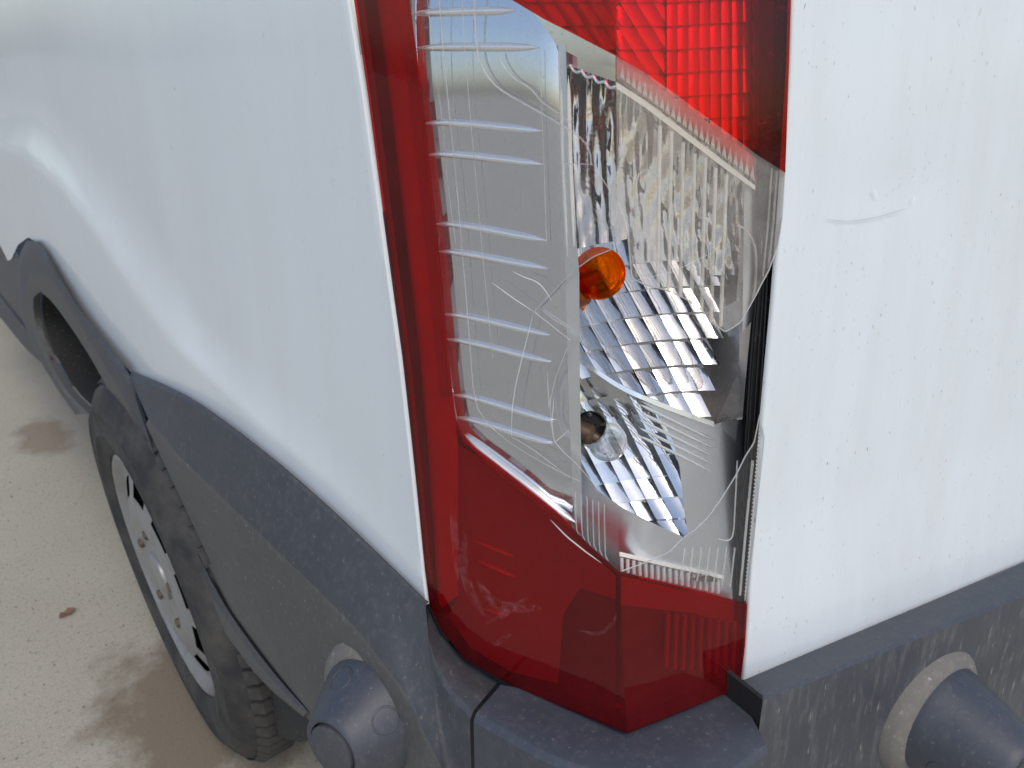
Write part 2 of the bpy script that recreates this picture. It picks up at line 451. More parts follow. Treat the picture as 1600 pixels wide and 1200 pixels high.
for j in range(NV+1):
    v = (j/NV)**1.7; row = []
    for i in range(-4, NU+1):
        u = max(0, i)/NU; y0 = y00+(3.3-y00)*u**1.25
        zl = zlow(y0)-.004; z = zl+(ZTOP-zl)*v
        y = y0+(yedge(z)-y00)*(1-u)
        s, tp = zsh(y), ztp(y); tt = min(1, max(0, (tp-z)/max(1e-4, tp-s)))
        b = Aofs(y)*(tt**2.0)
        b += .0012*sin(y*9+z*4)*sin(z*11-y*3)*min(1, u*6)   # slight oil-canning of the sheet metal
        x = Xs(y)-b
        if i < 0: k = -i; x += (.0003, .0010, .0022, .0035)[k-1]; y -= (.0006, .0010, .0012, .0012)[k-1]
        row.append(Vector((x, y, z)))
    rows.append(row)
grid('side_panel', rows, 'side_paint', VAN, 22, label='white rear side panel with flared wheel arch')

# ------------------------------------------------------------------ side cladding
B_px = smooth_line([(205, 582), (250, 600), (300, 625), (350, 660), (400, 698), (450, 738), (520, 800), (600, 876), (668, 942)], 1)
K_px = [(232, 655), (280, 712), (345, 775), (415, 842), (480, 905), (560, 985), (632, 1080), (690, 1200)]
J_px = [(330, 880), (365, 950), (420, 1025), (480, 1105), (540, 1190), (580, 1260)]
n = 40
def sides(pts, off, dpx=(0, 0)):
    out = []
    for p in pts:
        o = off(p) if callable(off) else off
        P = SS(p[0]+dpx[0], p[1]+dpx[1], o); out.append(P)
    return out
Bs, Ks, Js = resample(B_px, n), resample(K_px, n), resample(J_px, n)
offB = lambda p: clampi((200, 300, 450, 660), (.024, .019, .011, .003), p[0])
r0 = sides(Bs, lambda p: offB(p)-.006, (2, -2)); r1 = sides(Bs, lambda p: offB(p)+.002)
r2 = sides(Bs, lambda p: offB(p)+.006, (-3, 5)); 
def lerp_rows(a, b, k): return [p*(1-k)+q*k for p, q in zip(a, b)]
rK0 = sides(Ks, lambda p: .042); rK1 = sides(Ks, lambda p: .043, (-4, 8))
rJ = sides(Js, .036); rJ1 = sides(Js, .028, (-6, 8))
rows = [r0, r1, r2]+[lerp_rows(r2, rK0, k/6) for k in range(1, 6)]+[rK0, rK1]+[lerp_rows(rK1, rJ, k/5) for k in range(1, 5)]+[rJ, rJ1]
rows.append([p+Vector((.08, 0, -.01)) for p in rJ1])
CLAD = rows
grid('side_cladding', rows, ['clad_plastic', 'clad_dusty'], VAN, 35, label='dark grey plastic cladding behind the rear wheel', fmf=lambda i, j: 0 if i < 8 else 1)

# wheel-arch flare
O_px = smooth_line([(118, 648), (84, 600), (58, 556), (34, 500), (25, 450), (29, 400), (44, 368), (66, 382), (92, 425), (124, 480), (162, 532), (205, 585), (226, 650), (252, 722), (300, 835), (345, 930), (385, 990), (440, 1062), (484, 1112)], 1)
I_px = smooth_line([(138, 646), (106, 614), (82, 574), (60, 522), (51, 484), (53, 454), (66, 456), (84, 474), (110, 510), (140, 556), (168, 606), (196, 676), (228, 762), (270, 860), (312, 935), (352, 990), (408, 1066), (474, 1120)], 1)
n = 60
Os, Is = resample(O_px, n), resample(I_px, n)
mid = [o*.5+i*.5 for o, i in zip(Os, Is)]
q3 = [o*.85+i*.15 for o, i in zip(Os, Is)]
a0 = [SS(p[0], p[1], .012) for p in Os]; a1 = [SS(p[0], p[1], .030) for p in Os]
a2 = [SS(p[0], p[1], .036) for p in q3]; a3 = [SS(p[0], p[1], .038) for p in mid]; a4 = [SS(p[0], p[1], .034) for p in Is]
a5 = [p+Vector((.012, 0, .0)) for p in a4]; 
grid('arch_flare', [a0, a1, a2, a3, a4, a5], ['clad_plastic', 'clad_dusty'], VAN, 35, label='grey plastic wheel-arch flare', fmf=lambda i, j: 0 if i < 3 else 1)
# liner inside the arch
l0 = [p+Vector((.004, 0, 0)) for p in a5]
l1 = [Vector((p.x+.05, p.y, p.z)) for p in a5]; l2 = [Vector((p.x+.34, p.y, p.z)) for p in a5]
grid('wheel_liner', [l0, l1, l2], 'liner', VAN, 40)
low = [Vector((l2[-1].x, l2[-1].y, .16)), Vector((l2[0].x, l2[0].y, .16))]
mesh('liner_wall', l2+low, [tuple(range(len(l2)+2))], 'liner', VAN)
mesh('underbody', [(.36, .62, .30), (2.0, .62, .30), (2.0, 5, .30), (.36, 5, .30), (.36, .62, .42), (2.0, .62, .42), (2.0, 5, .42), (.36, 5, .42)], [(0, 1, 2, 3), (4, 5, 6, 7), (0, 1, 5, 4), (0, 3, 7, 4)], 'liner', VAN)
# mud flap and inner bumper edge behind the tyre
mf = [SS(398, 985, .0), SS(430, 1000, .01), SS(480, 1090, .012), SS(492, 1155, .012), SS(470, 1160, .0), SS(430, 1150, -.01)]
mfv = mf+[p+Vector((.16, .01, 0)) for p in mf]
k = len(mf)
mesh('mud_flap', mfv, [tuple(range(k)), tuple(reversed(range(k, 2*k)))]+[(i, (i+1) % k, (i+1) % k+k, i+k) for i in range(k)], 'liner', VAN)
# sill ahead of the arch
def sill_row(px, off): return [SS(q[0], q[1], off) for q in resample(px, 10)]
T0 = [(34, 408), (10, 378), (-14, 352)]; T1 = [(80, 560), (66, 545), (30, 502), (-14, 446)]; T2 = [(98, 600), (80, 580), (40, 545), (-14, 478)]
def shf(px, dx, dy): return [(q[0]+dx, q[1]+dy) for q in px]
grid('sill', [sill_row(shf(T0, 0, -4), .005), sill_row(T0, .020), sill_row(shf(T1, 0, -6), .026), sill_row(T1, .032), sill_row(shf(T1, 0, 4), .030), sill_row(T2, .018), [p+Vector((.05, 0, -.03)) for p in sill_row(T2, .018)]], ['clad_plastic', 'clad_dusty'], VAN, 35, fmf=lambda i, j: 1 if i == 1 else 0)

# ------------------------------------------------------------------ rear wheel
wa, wc = radians(.45), radians(4.4)
WD = Vector((sin(wa), cos(wa), 0)); WN = Vector((cos(wa)*cos(wc), -sin(wa)*cos(wc), sin(wc)))   # WN points into the van
WU = WN.cross(WD); WU = WU if WU.z > 0 else -WU
WC = Vector((.246, 1.254, .346))
WH = empty('rear_wheel', WC, VAN, 'rear wheel with black tyre and silver steel rim')
def wp(a, r, dep): return WC+WD*(r*cos(a))+WU*(r*sin(a))+WN*dep
SEG = 96
prof = [(.218, .012), (.222, .000), (.236, -.004), (.256, -.008), (.259, -.0098), (.263, -.008), (.296, -.0065), (.299, -.008), (.303, -.006), (.318, .002), (.333, .012), (.341, .024), (.345, .040), (.346, .10), (.346, .16), (.340, .20), (.325, .215), (.28, .222), (.22, .21)]
rows = []
for r, dep in prof:
    rows.append([wp(2*pi*k/SEG, r, dep) for k in range(SEG)])
grid('tyre', rows, 'rubber', WH, 40, True)
for k in range(70):       # shoulder tread blocks standing proud of the carcass
    a0_, a1_ = 2*pi*(k+.12)/70, 2*pi*(k+.88)/70
    V = []
    for a in (a0_, a1_):
        for r, dep in ((.3405, .016), (.352, .030), (.353, .075), (.345, .075)): V.append(wp(a, r, dep))
    F = [(0, 1, 5, 4), (1, 2, 6, 5), (2, 3, 7, 6), (0, 3, 2, 1), (4, 5, 6, 7)]
    if k == 0: blk = mesh('tread_block', V, F, 'rubber', WH, 20); bm0 = blk.data
    else:
        o = bpy.data.objects.new('tread_block', bm0); COL.objects.link(o); o.parent = WH
        R = Matrix.Translation(WC) @ Matrix.Rotation(2*pi*k/70, 4, WD.cross(WU)) @ Matrix.Translation(-WC)
        o.matrix_parent_inverse = PINV[WH.name]; o.matrix_basis = R
# rim with ten holes
rim_prof = [(.222, .004), (.214, .000), (.206, .004), (.200, .012), (.193, .015), (.180, .012), (.146, .002), (.125, -.003), (.10, -.004), (.075, .002), (.03, .002), (.0005, .002)]
rows = []; fmh = []
SR = 80
for r, dep in rim_prof: rows.append([wp(2*pi*k/SR, r, dep) for k in range(SR)])
V = [p for r in rows for p in r]; F = []
for i in range(len(rows)-1):
    for j in range(SR):
        if i == 5 and (j % 8) in (1, 2, 3, 4, 5): continue
        F.append((i*SR+j, i*SR+(j+1) % SR, (i+1)*SR+(j+1) % SR, (i+1)*SR+j))
mesh('rim', V, F, 'wheel_silver', WH, 35)
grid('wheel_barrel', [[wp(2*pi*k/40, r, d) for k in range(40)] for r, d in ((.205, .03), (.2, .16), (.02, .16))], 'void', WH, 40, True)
for k in range(5): lathe('wheel_nut', wp(2*pi*k/5+.3, .085, .003), -WN, [(0, .009), (.007, .009), (.009, .006), (.009, .0005)], 'rust_nut', WH, 6, 10)
lathe('hub_cap', wp(0, 0, .008), -WN, [(0, .045), (.010, .043), (.013, .036), (.014, .001)], 'wheel_silver', WH, 32)

# ------------------------------------------------------------------ rear door
dedge = [(1262, -150), (1243, 0), (1240, 100), (1232, 230), (1225, 330), (1213, 480), (1198, 640), (1186, 800), (1176, 930), (1167, 1058)]
d3 = sorted([LS(q[0], q[1], .002) for q in dedge], key=lambda p: p.z)
rx = Vector((DR.x, DR.y))
def dsk(s, z, d=0):     # s metres along the rear from the crease
    L = 0; pl = rear_pl; i = 0
    while i < len(pl)-2 and L+(pl[i+1]-pl[i]).length < s: L += (pl[i+1]-pl[i]).length; i += 1
    e = (pl[i+1]-pl[i]).normalized(); p = pl[i]+e*(s-L)+Vector((-e.y, e.x))*d
    return Vector((CREX+p.x, crease_y(z)+p.y, z))
def s_of(P): return (Vector((P.x-CREX, P.y-crease_y(P.z)))).dot(rx)
dz_ = [p.z for p in d3]; dsv = [s_of(p) for p in d3]
bot = [LS(q[0], q[1], .002) for q in ((1167, 1062), (1300, 1004), (1450, 941), (1600, 878), (1800, 790))]
bs = [s_of(p) for p in bot]; bz = [p.z for p in bot]
def zbot(s): return interp(bs, bz, s)-.012
def gauss(x, s): return math.exp(-(x/s)**2)
dentA = LS(1400, 320, 0); dentB = LS(1520, 400, 0)
sA, sB = s_of(dentA), s_of(dentB)
def dent(s, z):
    h = .0011*gauss(s-sA, .055)*gauss(z-dentA.z-.012, .022)
    # soft crease running down to the right
    c0, c1 = LS(1235, 305, 0), LS(1500, 442, 0)
    zl = c0.z+(c1.z-c0.z)*(s-s_of(c0))/(s_of(c1)-s_of(c0))
    t = (z-zl)/.02
    k = 1/(1+math.exp(-max(-30, min(30, t))))
    h += .0026*k*gauss(s-sB, .13)*gauss(z-zl-.05, .12)
    return h
rows = []
for j in range(150):
    v = j/149; row = []
    for i in range(-4, 120):
        u = max(0, i)/119
        v2 = v**1.35
        s_hi = 1.5
        se0 = interp(dz_, dsv, bz[0])
        s = se0+(s_hi-se0)*u**1.5
        zl = zbot(s); z = zl+(2.35-zl)*v2
        s = s+(interp(dz_, dsv, min(z, 1.38))-se0)*(1-u)
        d = .002+dent(s, z)
        if i < 0: k = -i; s -= (.0014, .0024, .0028, .0028)[k-1]; d += (.0005, .0016, .0032, .0042)[k-1]
        row.append(dsk(s, z, d))
    rows.append(row)
grid('rear_door', rows, 'door_paint', VAN, 50, label='white rear door with a shallow dent and specks of grime')
def strip_on(name, px, wpx, surf, d, mat, parent):
    A, B_ = [], []
    n = len(px)
    for i, p in enumerate(px):
        a, b = Vector(px[max(0, i-1)]), Vector(px[min(n-1, i+1)]); t_ = (b-a).normalized(); nn = Vector((-t_.y, t_.x))
        ww = wpx*(1-abs(2*i/(n-1)-1)**3)+.15
        A.append(surf(p[0]+nn.x*ww, p[1]+nn.y*ww, d)); B_.append(surf(p[0]-nn.x*ww, p[1]-nn.y*ww, d))
    C_ = [p+(CAM-p).normalized()*.0002 for p in A]; D_ = [p+(CAM-p).normalized()*.0002 for p in B_]
    return grid(name, [A, C_, D_, B_], mat, parent, 30)
strip_on('scratch', smooth_line([(1291, 342), (1318, 346), (1350, 344), (1385, 336), (1416, 325)], 2), .45, LS, .0004, 'scratch_grey', VAN)
for a, b in (((1366, 296), (1372, 308)), ((1430, 305), (1427, 315))):
    strip_on('scratch', resample([a, b], 6), .55, LS, .0004, 'door_glint', VAN)  # these two strips are painted highlights on the door, in bright white

# ------------------------------------------------------------------ rear bumper (right)
tl = [(1158, 1066), (1300, 1006), (1450, 943), (1600, 879), (1800, 795)]
bl = [(1192, 1090), (1300, 1049), (1450, 988), (1600, 928), (1800, 850)]
n = 40
T_, Bq = resample(tl, n), resample(bl, n)
g0 = [LS(p[0], p[1]-6, .012) for p in T_]; g1 = [LS(p[0], p[1]+1, -.004) for p in T_]
g2 = [LS(p[0], p[1]-3, -.036) for p in Bq]; g3 = [LS(p[0], p[1]+4, -.0385) for p in Bq]
def drop(r, dz, out): 
    n2 = Vector((DR.y, -DR.x, 0)); return [p+Vector((0, 0, -dz))+n2*out for p in r]
rows = [g0, g1, lerp_rows(g1, g2, .5), g2, g3]+[drop(g3, .03*k, .0008*k) for k in range(1, 9)]
o = grid('rear_bumper', rows, ['bumper_plastic', 'bumper_dirty'], VAN, 35, label='dusty grey rear bumper with scuffed streaks', fmf=lambda i, j: 0 if i < 4 else 1)
# end face of the bumper beside the cap
ev = [r[0] for r in rows]; back = [p+Vector((.01, .10, 0)) for p in ev]
grid('bumper_end', [ev, back], 'end_gap_shade', VAN, 30)  # near-black colour stands in for shade in the gap beside the cap

# bumper corner cap under the lamp and the left corner piece
lampb = [(672, 950), (690, 987), (727, 1031), (785, 1066), (880, 1108), (985, 1149), (1070, 1115), (1152, 1079)]
Zc = LS(985, 1146, 0).z-.004
def on_z(q, z): return GP(q[0], q[1], z)
capA = [LS(783, 1064, .02), LS(880, 1106, .02), LS(985, 1144, .02), LS(1070, 1112, .02), LS(1146, 1078, .02)]
capA = [Vector((p.x, p.y, Zc)) for p in capA]
capO = [on_z(q, Zc) for q in ((746, 1112), (850, 1172), (985, 1225), (1110, 1222), (1196, 1160))]
capA = [on_z(q, Zc) for q in ((783, 1070), (880, 1090), (985, 1110), (1070, 1085), (1150, 1076))]
n = 30
cA, cO = resample(capA, n), resample(capO, n)
c1_ = [o+(o-a).normalized()*.002+Vector((0, 0, -.001)) for a, o in zip(cA, cO)]
c2_ = [o+(o-a).normalized()*.006+Vector((0, 0, -.006)) for a, o in zip(cA, cO)]
rows = [cA, lerp_rows(cA, cO, .5), cO, c1_, c2_]+[[p+Vector((0, 0, -.03*k)) for p in c2_] for k in range(1, 8)]
grid('bumper_corner_cap', rows, 'bumper_plastic', VAN, 35, label='blue-grey bumper corner cap below the tail lamp')
for ends in (0, -1):
    e0 = [r[ends] for r in rows]; ctr = cA[ends]+Vector((.05, .06, -.1))
    mesh('cap_side', e0+[ctr], [(i, i+1, len(e0)) for i in range(len(e0)-1)], 'bumper_plastic', VAN)
# left corner piece: Coons patch between the cladding's end, the lamp's foot and the seam
Tc = [LS(p[0], p[1], .008) for p in resample([(668, 940), (690, 986), (727, 1031), (778, 1064)], 24)]
Lc = [r[-1] for r in CLAD[2:10]]; Lc[0] = Tc[0]
seam = [on_z((778, 1064), Zc), on_z((759, 1087), Zc), on_z((743, 1105), Zc), on_z((739, 1109), Zc)+Vector((-.001, -.001, -.001)), on_z((736, 1110), Zc)+Vector((-.002, -.002, -.006))]
seam += [seam[-1]+Vector((0, 0, -.03*k)) for k in range(1, 6)]
seam[0] = Tc[-1]
NVV = 30
Lr, Rr = resample(Lc, NVV), resample(seam, NVV)
Bc = resample([Lr[-1], Rr[-1]], 24)
rows = []
for j in range(NVV):
    v = j/(NVV-1); row = []
    for i in range(24):
        u = i/23
        p = Tc[i]*(1-v)+Bc[i]*v+Lr[j]*(1-u)+Rr[j]*u-(Tc[0]*((1-u)*(1-v))+Tc[-1]*(u*(1-v))+Bc[0]*((1-u)*v)+Bc[-1]*(u*v))
        row.append(p+Vector((-.0015, -.001, 0))*(1 if 0 < i else 0))
    rows.append(row)
grid('bumper_side_piece', rows, 'clad_plastic', VAN, 35, label='bumper side piece left of the panel seam')

# rubber buffers
def buffer(base, axis, rb, L, parent, label, rt):
    b = empty('rubber_buffer', base, parent, label)
    lathe('flange', base, axis, [(-.012, rb*1.30), (-.002, rb*1.24), (.004, rb*1.12), (.006, rb*1.0)], 'flange_dust', b, 48)
    lathe('cone', base, axis, [(.002, rb*1.02), (.010, rb*1.0), (.014, rb*.97), (L*.55, (rb*.97+rt)/2+.002), (L*.9, rt+.002), (L*.97, rt), (L, rt-.003), (L-.001, rt-.006), (L-.004, rt-.007)], 'bumper_plastic', b, 48)
    lathe('end_cap', base, axis, [(L-.004, rt-.008), (L+.001, rt-.0085), (L+.002, rt-.011), (L+.002, .0005)], 'clad_plastic', b, 40)
    ax = Vector(axis).normalized(); u = ax.orthogonal().normalized(); v = ax.cross(u)
    cdir = CAM-Vector(base); a0 = math.atan2(cdir.dot(v), cdir.dot(u))
    for da, h0 in ((-.25, L*.48), (1.05, L*.42)):        # moulded oval dimples
        P = []
        for k in range(15):
            t_ = 2*pi*k/14; h = h0+.011*sin(t_); an = a0+da+.24*cos(t_)
            r = rb*.97+(rt+.002-rb*.97)*((h-.014)/(L*.9-.014)); P.append(Vector(base)+ax*h+(u*cos(an)+v*sin(an))*r)
        tube('moulded_dimple', P, .0011, 'bumper_plastic', b, 6)
    return b
bp = SS(588, 1110, .038)
buffer(bp, (-.93, -.30, .05), 0.060, .062, VAN, 'conical rubber buffer with dusty flange on the bumper side', .034)
bp2 = LS(1462, 1118, -.040)
buffer(bp2, (-.12, -.98, .03), 0.056, .085, VAN, 'conical rubber buffer on the rear bumper face', .033)

# ------------------------------------------------------------------ tail lamp
LAMP = empty('tail_lamp', LS(985, 1146, .03), VAN, 'smashed corner tail lamp with red and clear lens')
INNER = [(632, -130), (640, 0), (650, 75), (661, 160), (674, 280), (688, 410), (700, 540), (708, 620), (713, 655), (722, 678), (743, 700), (780, 728), (830, 768), (870, 800), (920, 851), (966, 893)]
OUTER = [(538, -130), (553, 0), (575, 150), (592, 280), (612, 430), (630, 560), (645, 700), (655, 800), (664, 890), (672, 950), (690, 986), (726, 1030), (785, 1064), (880, 1105), (984, 1146)]
REDTOP = [(740, -130), (772, -45), (800, 0), (815, 9), (850, 30), (900, 55), (940, 76), (963, 88)]
REDR = [(963, 88), (1010, 115), (1050, 143), (1100, 180), (1150, 217), (1180, 240), (1227, 270)]
RIGHT = [(1244, -130), (1236, 0), (1233, 100), (1227, 270), (1223, 335), (1195, 685), (1168, 943), (1164, 1010), (1157, 1066)]
TH = .0028
# crease pixel x at a given row, so that the sheets bend exactly on the crease
def crease_px(y):
    lo, hi = .5, 1.7
    for _ in range(40):
        m_ = (lo+hi)/2; v_ = Vector((CREX, crease_y(m_), m_))-CAM
        yy = 600-FPX*v_.dot(UP)/v_.dot(FW)
        if yy > y: lo = m_
        else: hi = m_
    return 800+FPX*v_.dot(RT)/v_.dot(FW)
def cr(y): return (crease_px(y), y)
def fixc(poly):
    return [cr(p[1]) if abs(p[0]-crease_px(p[1])) < 7 else p for p in poly]
NOTCH = [(935, 765), (904, 728), (880, 706), (866, 690), (860, 660), (860, 625), (868, 590), (883, 552), (891, 532), (862, 509), (834, 487), (858, 462), (882, 437), (902, 419), (927, 401)]
side_clear = INNER+[cr(850), cr(795)]+NOTCH+[cr(385), cr(300), cr(200)]+list(reversed(REDTOP))
slab('clear_side_lens', fixc(side_clear), LS, 0, TH, ['clear_lens', 'broken_edge'], LAMP, 30, 'cracked clear side lens')
up_clear = REDR+[(1223, 335), (1215, 385), (1200, 425), (1191, 441), (1180, 463), (1165, 490), (1158, 503), (1145, 512), (1133, 519), (1121, 510), (1110, 503), (1098, 486), (1085, 475), (1062, 462), (1040, 453), (1008, 445), (987, 435), (984, 400), (981, 368), cr(385), cr(250), cr(150)]
slab('clear_lens_shard', fixc(up_clear), LS, 0, TH, ['clear_shard', 'broken_edge'], LAMP, 30, 'jagged upper piece of the clear rear lens')
lo_clear = [cr(893), (1000, 882), (1044, 864), (1070, 838), (1086, 828), (1105, 810), (1130, 775), (1150, 742), (1165, 712), (1178, 692), (1183, 668), (1187, 648), (1195, 685), (1183, 800), (1168, 943), (1100, 925), (1040, 910)]
slab('clear_lens_shard', fixc(lo_clear), LS, 0, TH, ['clear_lens', 'broken_edge'], LAMP, 26, 'lower remaining piece of the clear rear lens with a pointed tip')
slab('clear_lens_shard', [(1118, 661), (1136, 622), (1151, 586), (1156, 602), (1154, 650), (1150, 690)], RP, .010, .0022, ['clear_lens', 'crack_face'], LAMP, 26, 'small triangular splinter of clear lens')
red_up_r = [cr(-130)]+[(1244, -130), (1236, 0), (1233, 100), (1227, 270)]+list(reversed(REDR[:-1]))+[cr(0)]
slab('red_upper_lens', fixc(red_up_r), LS, 0, TH, ['red_lens', 'red_edge'], LAMP, 30, 'bright red upper rear lens')
red_up_s = REDTOP+[cr(0), cr(-130)]
slab('red_upper_lens', fixc(red_up_s), LS, 0, TH, ['red_lens', 'red_edge'], LAMP, 30)
red_side = OUTER+[cr(1000)]+list(reversed(INNER))
slab('red_side_lens', fixc(red_side), LS, 0, TH, ['red_strip', 'red_edge'], LAMP, 26, 'red border and lower red side lens, scuffed')
red_low = [cr(893), (1040, 910), (1100, 925), (1168, 943), (1164, 1010), (1157, 1066), (1143, 1080), (984, 1146), cr(1000)]
slab('red_lower_lens', fixc(red_low), LS, 0, TH, ['red_strip', 'red_edge'], LAMP, 26, 'dark red lower rear lens')
# skirt all round the lens
def skirt(px, name, mat, depth):
    P = resample(px, 60)
    grid(name, [[LS(p[0], p[1], d) for p in P] for d in (.001, .004, depth)], mat, LAMP, 40)
skirt([(p[0]+1, p[1]) for p in OUTER[:9]]+[(673, 949), (691, 985), (727, 1029), (786, 1063), (880, 1104), (984, 1145)], 'lens_skirt', 'red_skirt', .03)
skirt([(984, 1145), (1070, 1111), (1143, 1079), (1156, 1065)], 'lens_skirt', 'red_skirt', .03)

# -- housing behind everything
def plate(name, poly, surf, d, th, mat, step=34, dfun=None, label=None, smooth=30):
    return slab(name, poly, surf, d, th, [mat], LAMP, step, label, smooth, dfun)
hb = [(-150), 0, 150, 300, 450, 600, 750, 900, 1000, 1060]
plate('lamp_housing', [(800, -150), (1320, -150), (1285, 100), (1262, 300), (1240, 500), (1222, 700), (1205, 900), (1190, 1080), (985, 1110), (880, 1050), (820, 960)], RP, .130, .004, 'void', 60)
# black sheet for the shade in the door gap, with horizontal mould ribs
wl = resample([(1222, -150), (1214, 0), (1208, 200), (1203, 335), (1190, 500), (1176, 685), (1160, 850), (1150, 943), (1145, 1060)], 30)
plate('door_gap_shade', [(p[0]+3, p[1]) for p in wl]+[(p[0]+42, p[1]) for p in reversed(wl)], RP, .034, .004, 'void', 40)
for k in range(9):
    y = 440+k*24
    xl = clampi((330, 685), (1213, 1194), y)
    P = [RP(xl-14, y+3, .028), RP(xl+12, y-3, .028)]
    tube('mould_rib', [P[0], P[0]*.5+P[1]*.5, P[1]], .0022, 'black_plastic', LAMP, 6)
# dark frame strip
fl = resample([(1188, 150), (1186, 300), (1183, 440), (1172, 560), (1163, 700), (1155, 830), (1148, 950), (1146, 1060)], 24)
fr_ = resample([(1208, 150), (1204, 300), (1199, 440), (1192, 560), (1183, 700), (1174, 830), (1165, 950), (1160, 1060)], 24)
plate('frame_strip', [tuple(p) for p in fl]+[tuple(p) for p in reversed(fr_)], RP, .012, .012, 'black_plastic', 40)
for k, (a, wd) in enumerate(((.25, .0007), (.62, .0009), (.93, .0008))):
    P = [RP(*(fl[i]*(1-a)+fr_[i]*a), .0115) for i in range(6, 24)]
    tube('frame_ridge', P, wd, 'black_plastic', LAMP, 6)
fu = [(1184, -130), (1184, 0), (1186, 120), (1188, 270)]; fu2 = [(1214, -130), (1210, 0), (1208, 120), (1206, 270)]
plate('frame_strip', fu+list(reversed(fu2)), RP, .008, .012, 'black_plastic', 40)

# -- backing seen through the red border: gasket line and pale moulding
plate('border_moulding', [(p[0]+4, p[1]) for p in OUTER[:9]]+[(690, 950), (716, 930), (716, 700)]+[(p[0]-1, p[1]) for p in reversed(INNER[:9])], LS, .0075, .002, 'pale_grey', 18)
A_ = resample([(p[0], p[1]) for p in OUTER[:9]]+[(672, 940)], 40)
plate('border_gasket', [(p.x+9+7*(1-i/39), p.y) for i, p in enumerate(A_)]+[(p.x+11+26*(1-i/39)**.5, p.y) for i, p in reversed(list(enumerate(A_)))], LS, .0050, .001, 'void', 14)
B_ = resample(INNER[:8], 40)
plate('border_step', [(p.x-20, p.y) for p in B_]+[(p.x-5, p.y) for p in reversed(B_)], LS, .0055, .001, 'satin', 14)
# lower red chamber: pale wall on the left, dark box on the right
plate('lower_reflector', [(716, 695), (745, 712), (800, 755), (870, 812), (915, 856), (905, 920), (880, 960), (872, 1068), (800, 1050), (735, 1012), (700, 962), (716, 930)], LS, .012, .002, 'mid_grey', 24)
plate('lower_reflector', [(895, 838), (962, 900), (962, 936), (895, 915)], LS, .0145, .002, 'mid_grey', 24)
plate('lower_reflector', [(970, 900), (1152, 942), (1148, 975), (1080, 958), (970, 945)], LS, .0145, .002, 'mid_grey', 24)
plate('lower_chamber', [(862, 900), (962, 925), (962, 1132), (862, 1080)], LS, .019, .003, 'dim_grey', 24)
plate('lower_chamber', [(970, 925), (1152, 962), (1146, 1066), (985, 1134), (970, 1125)], LS, .019, .003, 'dim_grey', 24)
for k in range(9):
    x = 1040+k*13
    P = [RP(x+4-(j*.4), 958+j*12+k*1.5, .012) for j in range(8)]
    tube('inner_flute', P, .0020, 'mid_grey', LAMP, 8)
for (a, b) in (((736, 842), (812, 872)), ((740, 872), (815, 905)), ((752, 950), (800, 962))):
    tube('bezel_rib', [LS(*q, .013) for q in resample([a, b], 9)], .0028, 'rib_chrome', LAMP, 8, 2.2)

# -- satin bezel behind the clear side lens with chrome ribs
bez = [(628, -130), (637, 0), (648, 75), (659, 160), (672, 280), (686, 410), (698, 540), (706, 620), (712, 662), (724, 690), (780, 742), (870, 812), (893, 830), (896, 760), (888, 600), (884, 430), (876, 250), (872, 80), (860, 40), (820, 5), (740, -130)]
DB = .0065
def bez_bow(q): return .0045*(max(0, 170-q[1])/170)**2+.0016*(1-((q[0]-760)/110)**2)*min(1, max(0, (q[1]-60)/250))+.0022*(max(0, q[1]-520)/250)**2
def bez_d(q):
    k = max(0, (q[0]-848)/30.0)
    return DB+.004*min(1, k)**2+bez_bow(q)
plate('side_bezel', bez, LS, DB, .003, 'satin', 22, bez_d, 'satin grey bezel behind the clear side lens')
RIBS = [((642, 22), (690, 19), (805, 16)), ((648, 76), (700, 73), (843, 74)), ((661, 193), (705, 191), (847, 205)), ((667, 242), (705, 240), (849, 257)),
        ((680, 350), (715, 350), (853, 376)), ((685, 393), (718, 394), (855, 420)), ((694, 491), (728, 493), (858, 524)), ((698, 530), (730, 533), (860, 566)),
        ((707, 617), (740, 620), (866, 659)), ((711, 652), (742, 656), (864, 694)), ((636, -36), (690, -38), (770, -42)), ((630, -95), (690, -98), (740, -100))]
for rb in RIBS:
    c = smooth_line(rb, 1)
    P = [LS(q[0], q[1], DB-.0003+bez_bow(q)) for q in resample(c, 22)]
    tube('bezel_rib', P, .0028, 'rib_chrome', LAMP, 12, 5.0)
# bright lower bezel roll
rl = smooth_line([(722, 676), (738, 694), (780, 727), (830, 765), (868, 797), (896, 815)], 1)
tube('bezel_roll', [LS(q[0]+4, q[1]+2, .0075) for q in resample(rl, 24)], .0044, 'rib_chrome', LAMP, 14, 7)

# fine moulded lines on the inside of the side lens
def bead(px, r, mat='clear_bead', d=TH+.0004, name='lens_bead', surf=LS, taper=0, n=30):
    P = [surf(q[0], q[1], d) for q in resample(px, n)]
    return tube(name, P, r, mat, LAMP, 7, taper)
bead(smooth_line([(680, -120), (686, 0), (697, 130), (708, 230), (718, 340), (728, 460), (736, 560), (740, 622), (752, 655), (800, 696), (870, 735), (905, 752)]), .00045)
bead(smooth_line([(738, -110), (741, 0), (744, 75), (752, 105), (775, 138), (830, 168), (880, 197), (910, 216), (922, 234), (924, 258)]), .00075)
bead(smooth_line([(778, 82), (783, 98), (800, 122), (830, 138), (846, 160), (868, 174), (893, 192)]), .0006)
bead([(722, 0), (728, 100), (738, 220), (748, 330), (756, 420), (770, 560)], .0003)
bead([(668, 0), (676, 80), (690, 180), (700, 290), (712, 380)], .0003)
bead([(843, 75), (846, 160), (850, 260), (854, 380)], .0004)
bead([(873, 84), (876, 160), (879, 256), (883, 340), (887, 400)], .0007)
bead([(873, 256), (900, 256), (926, 257)], .0005)
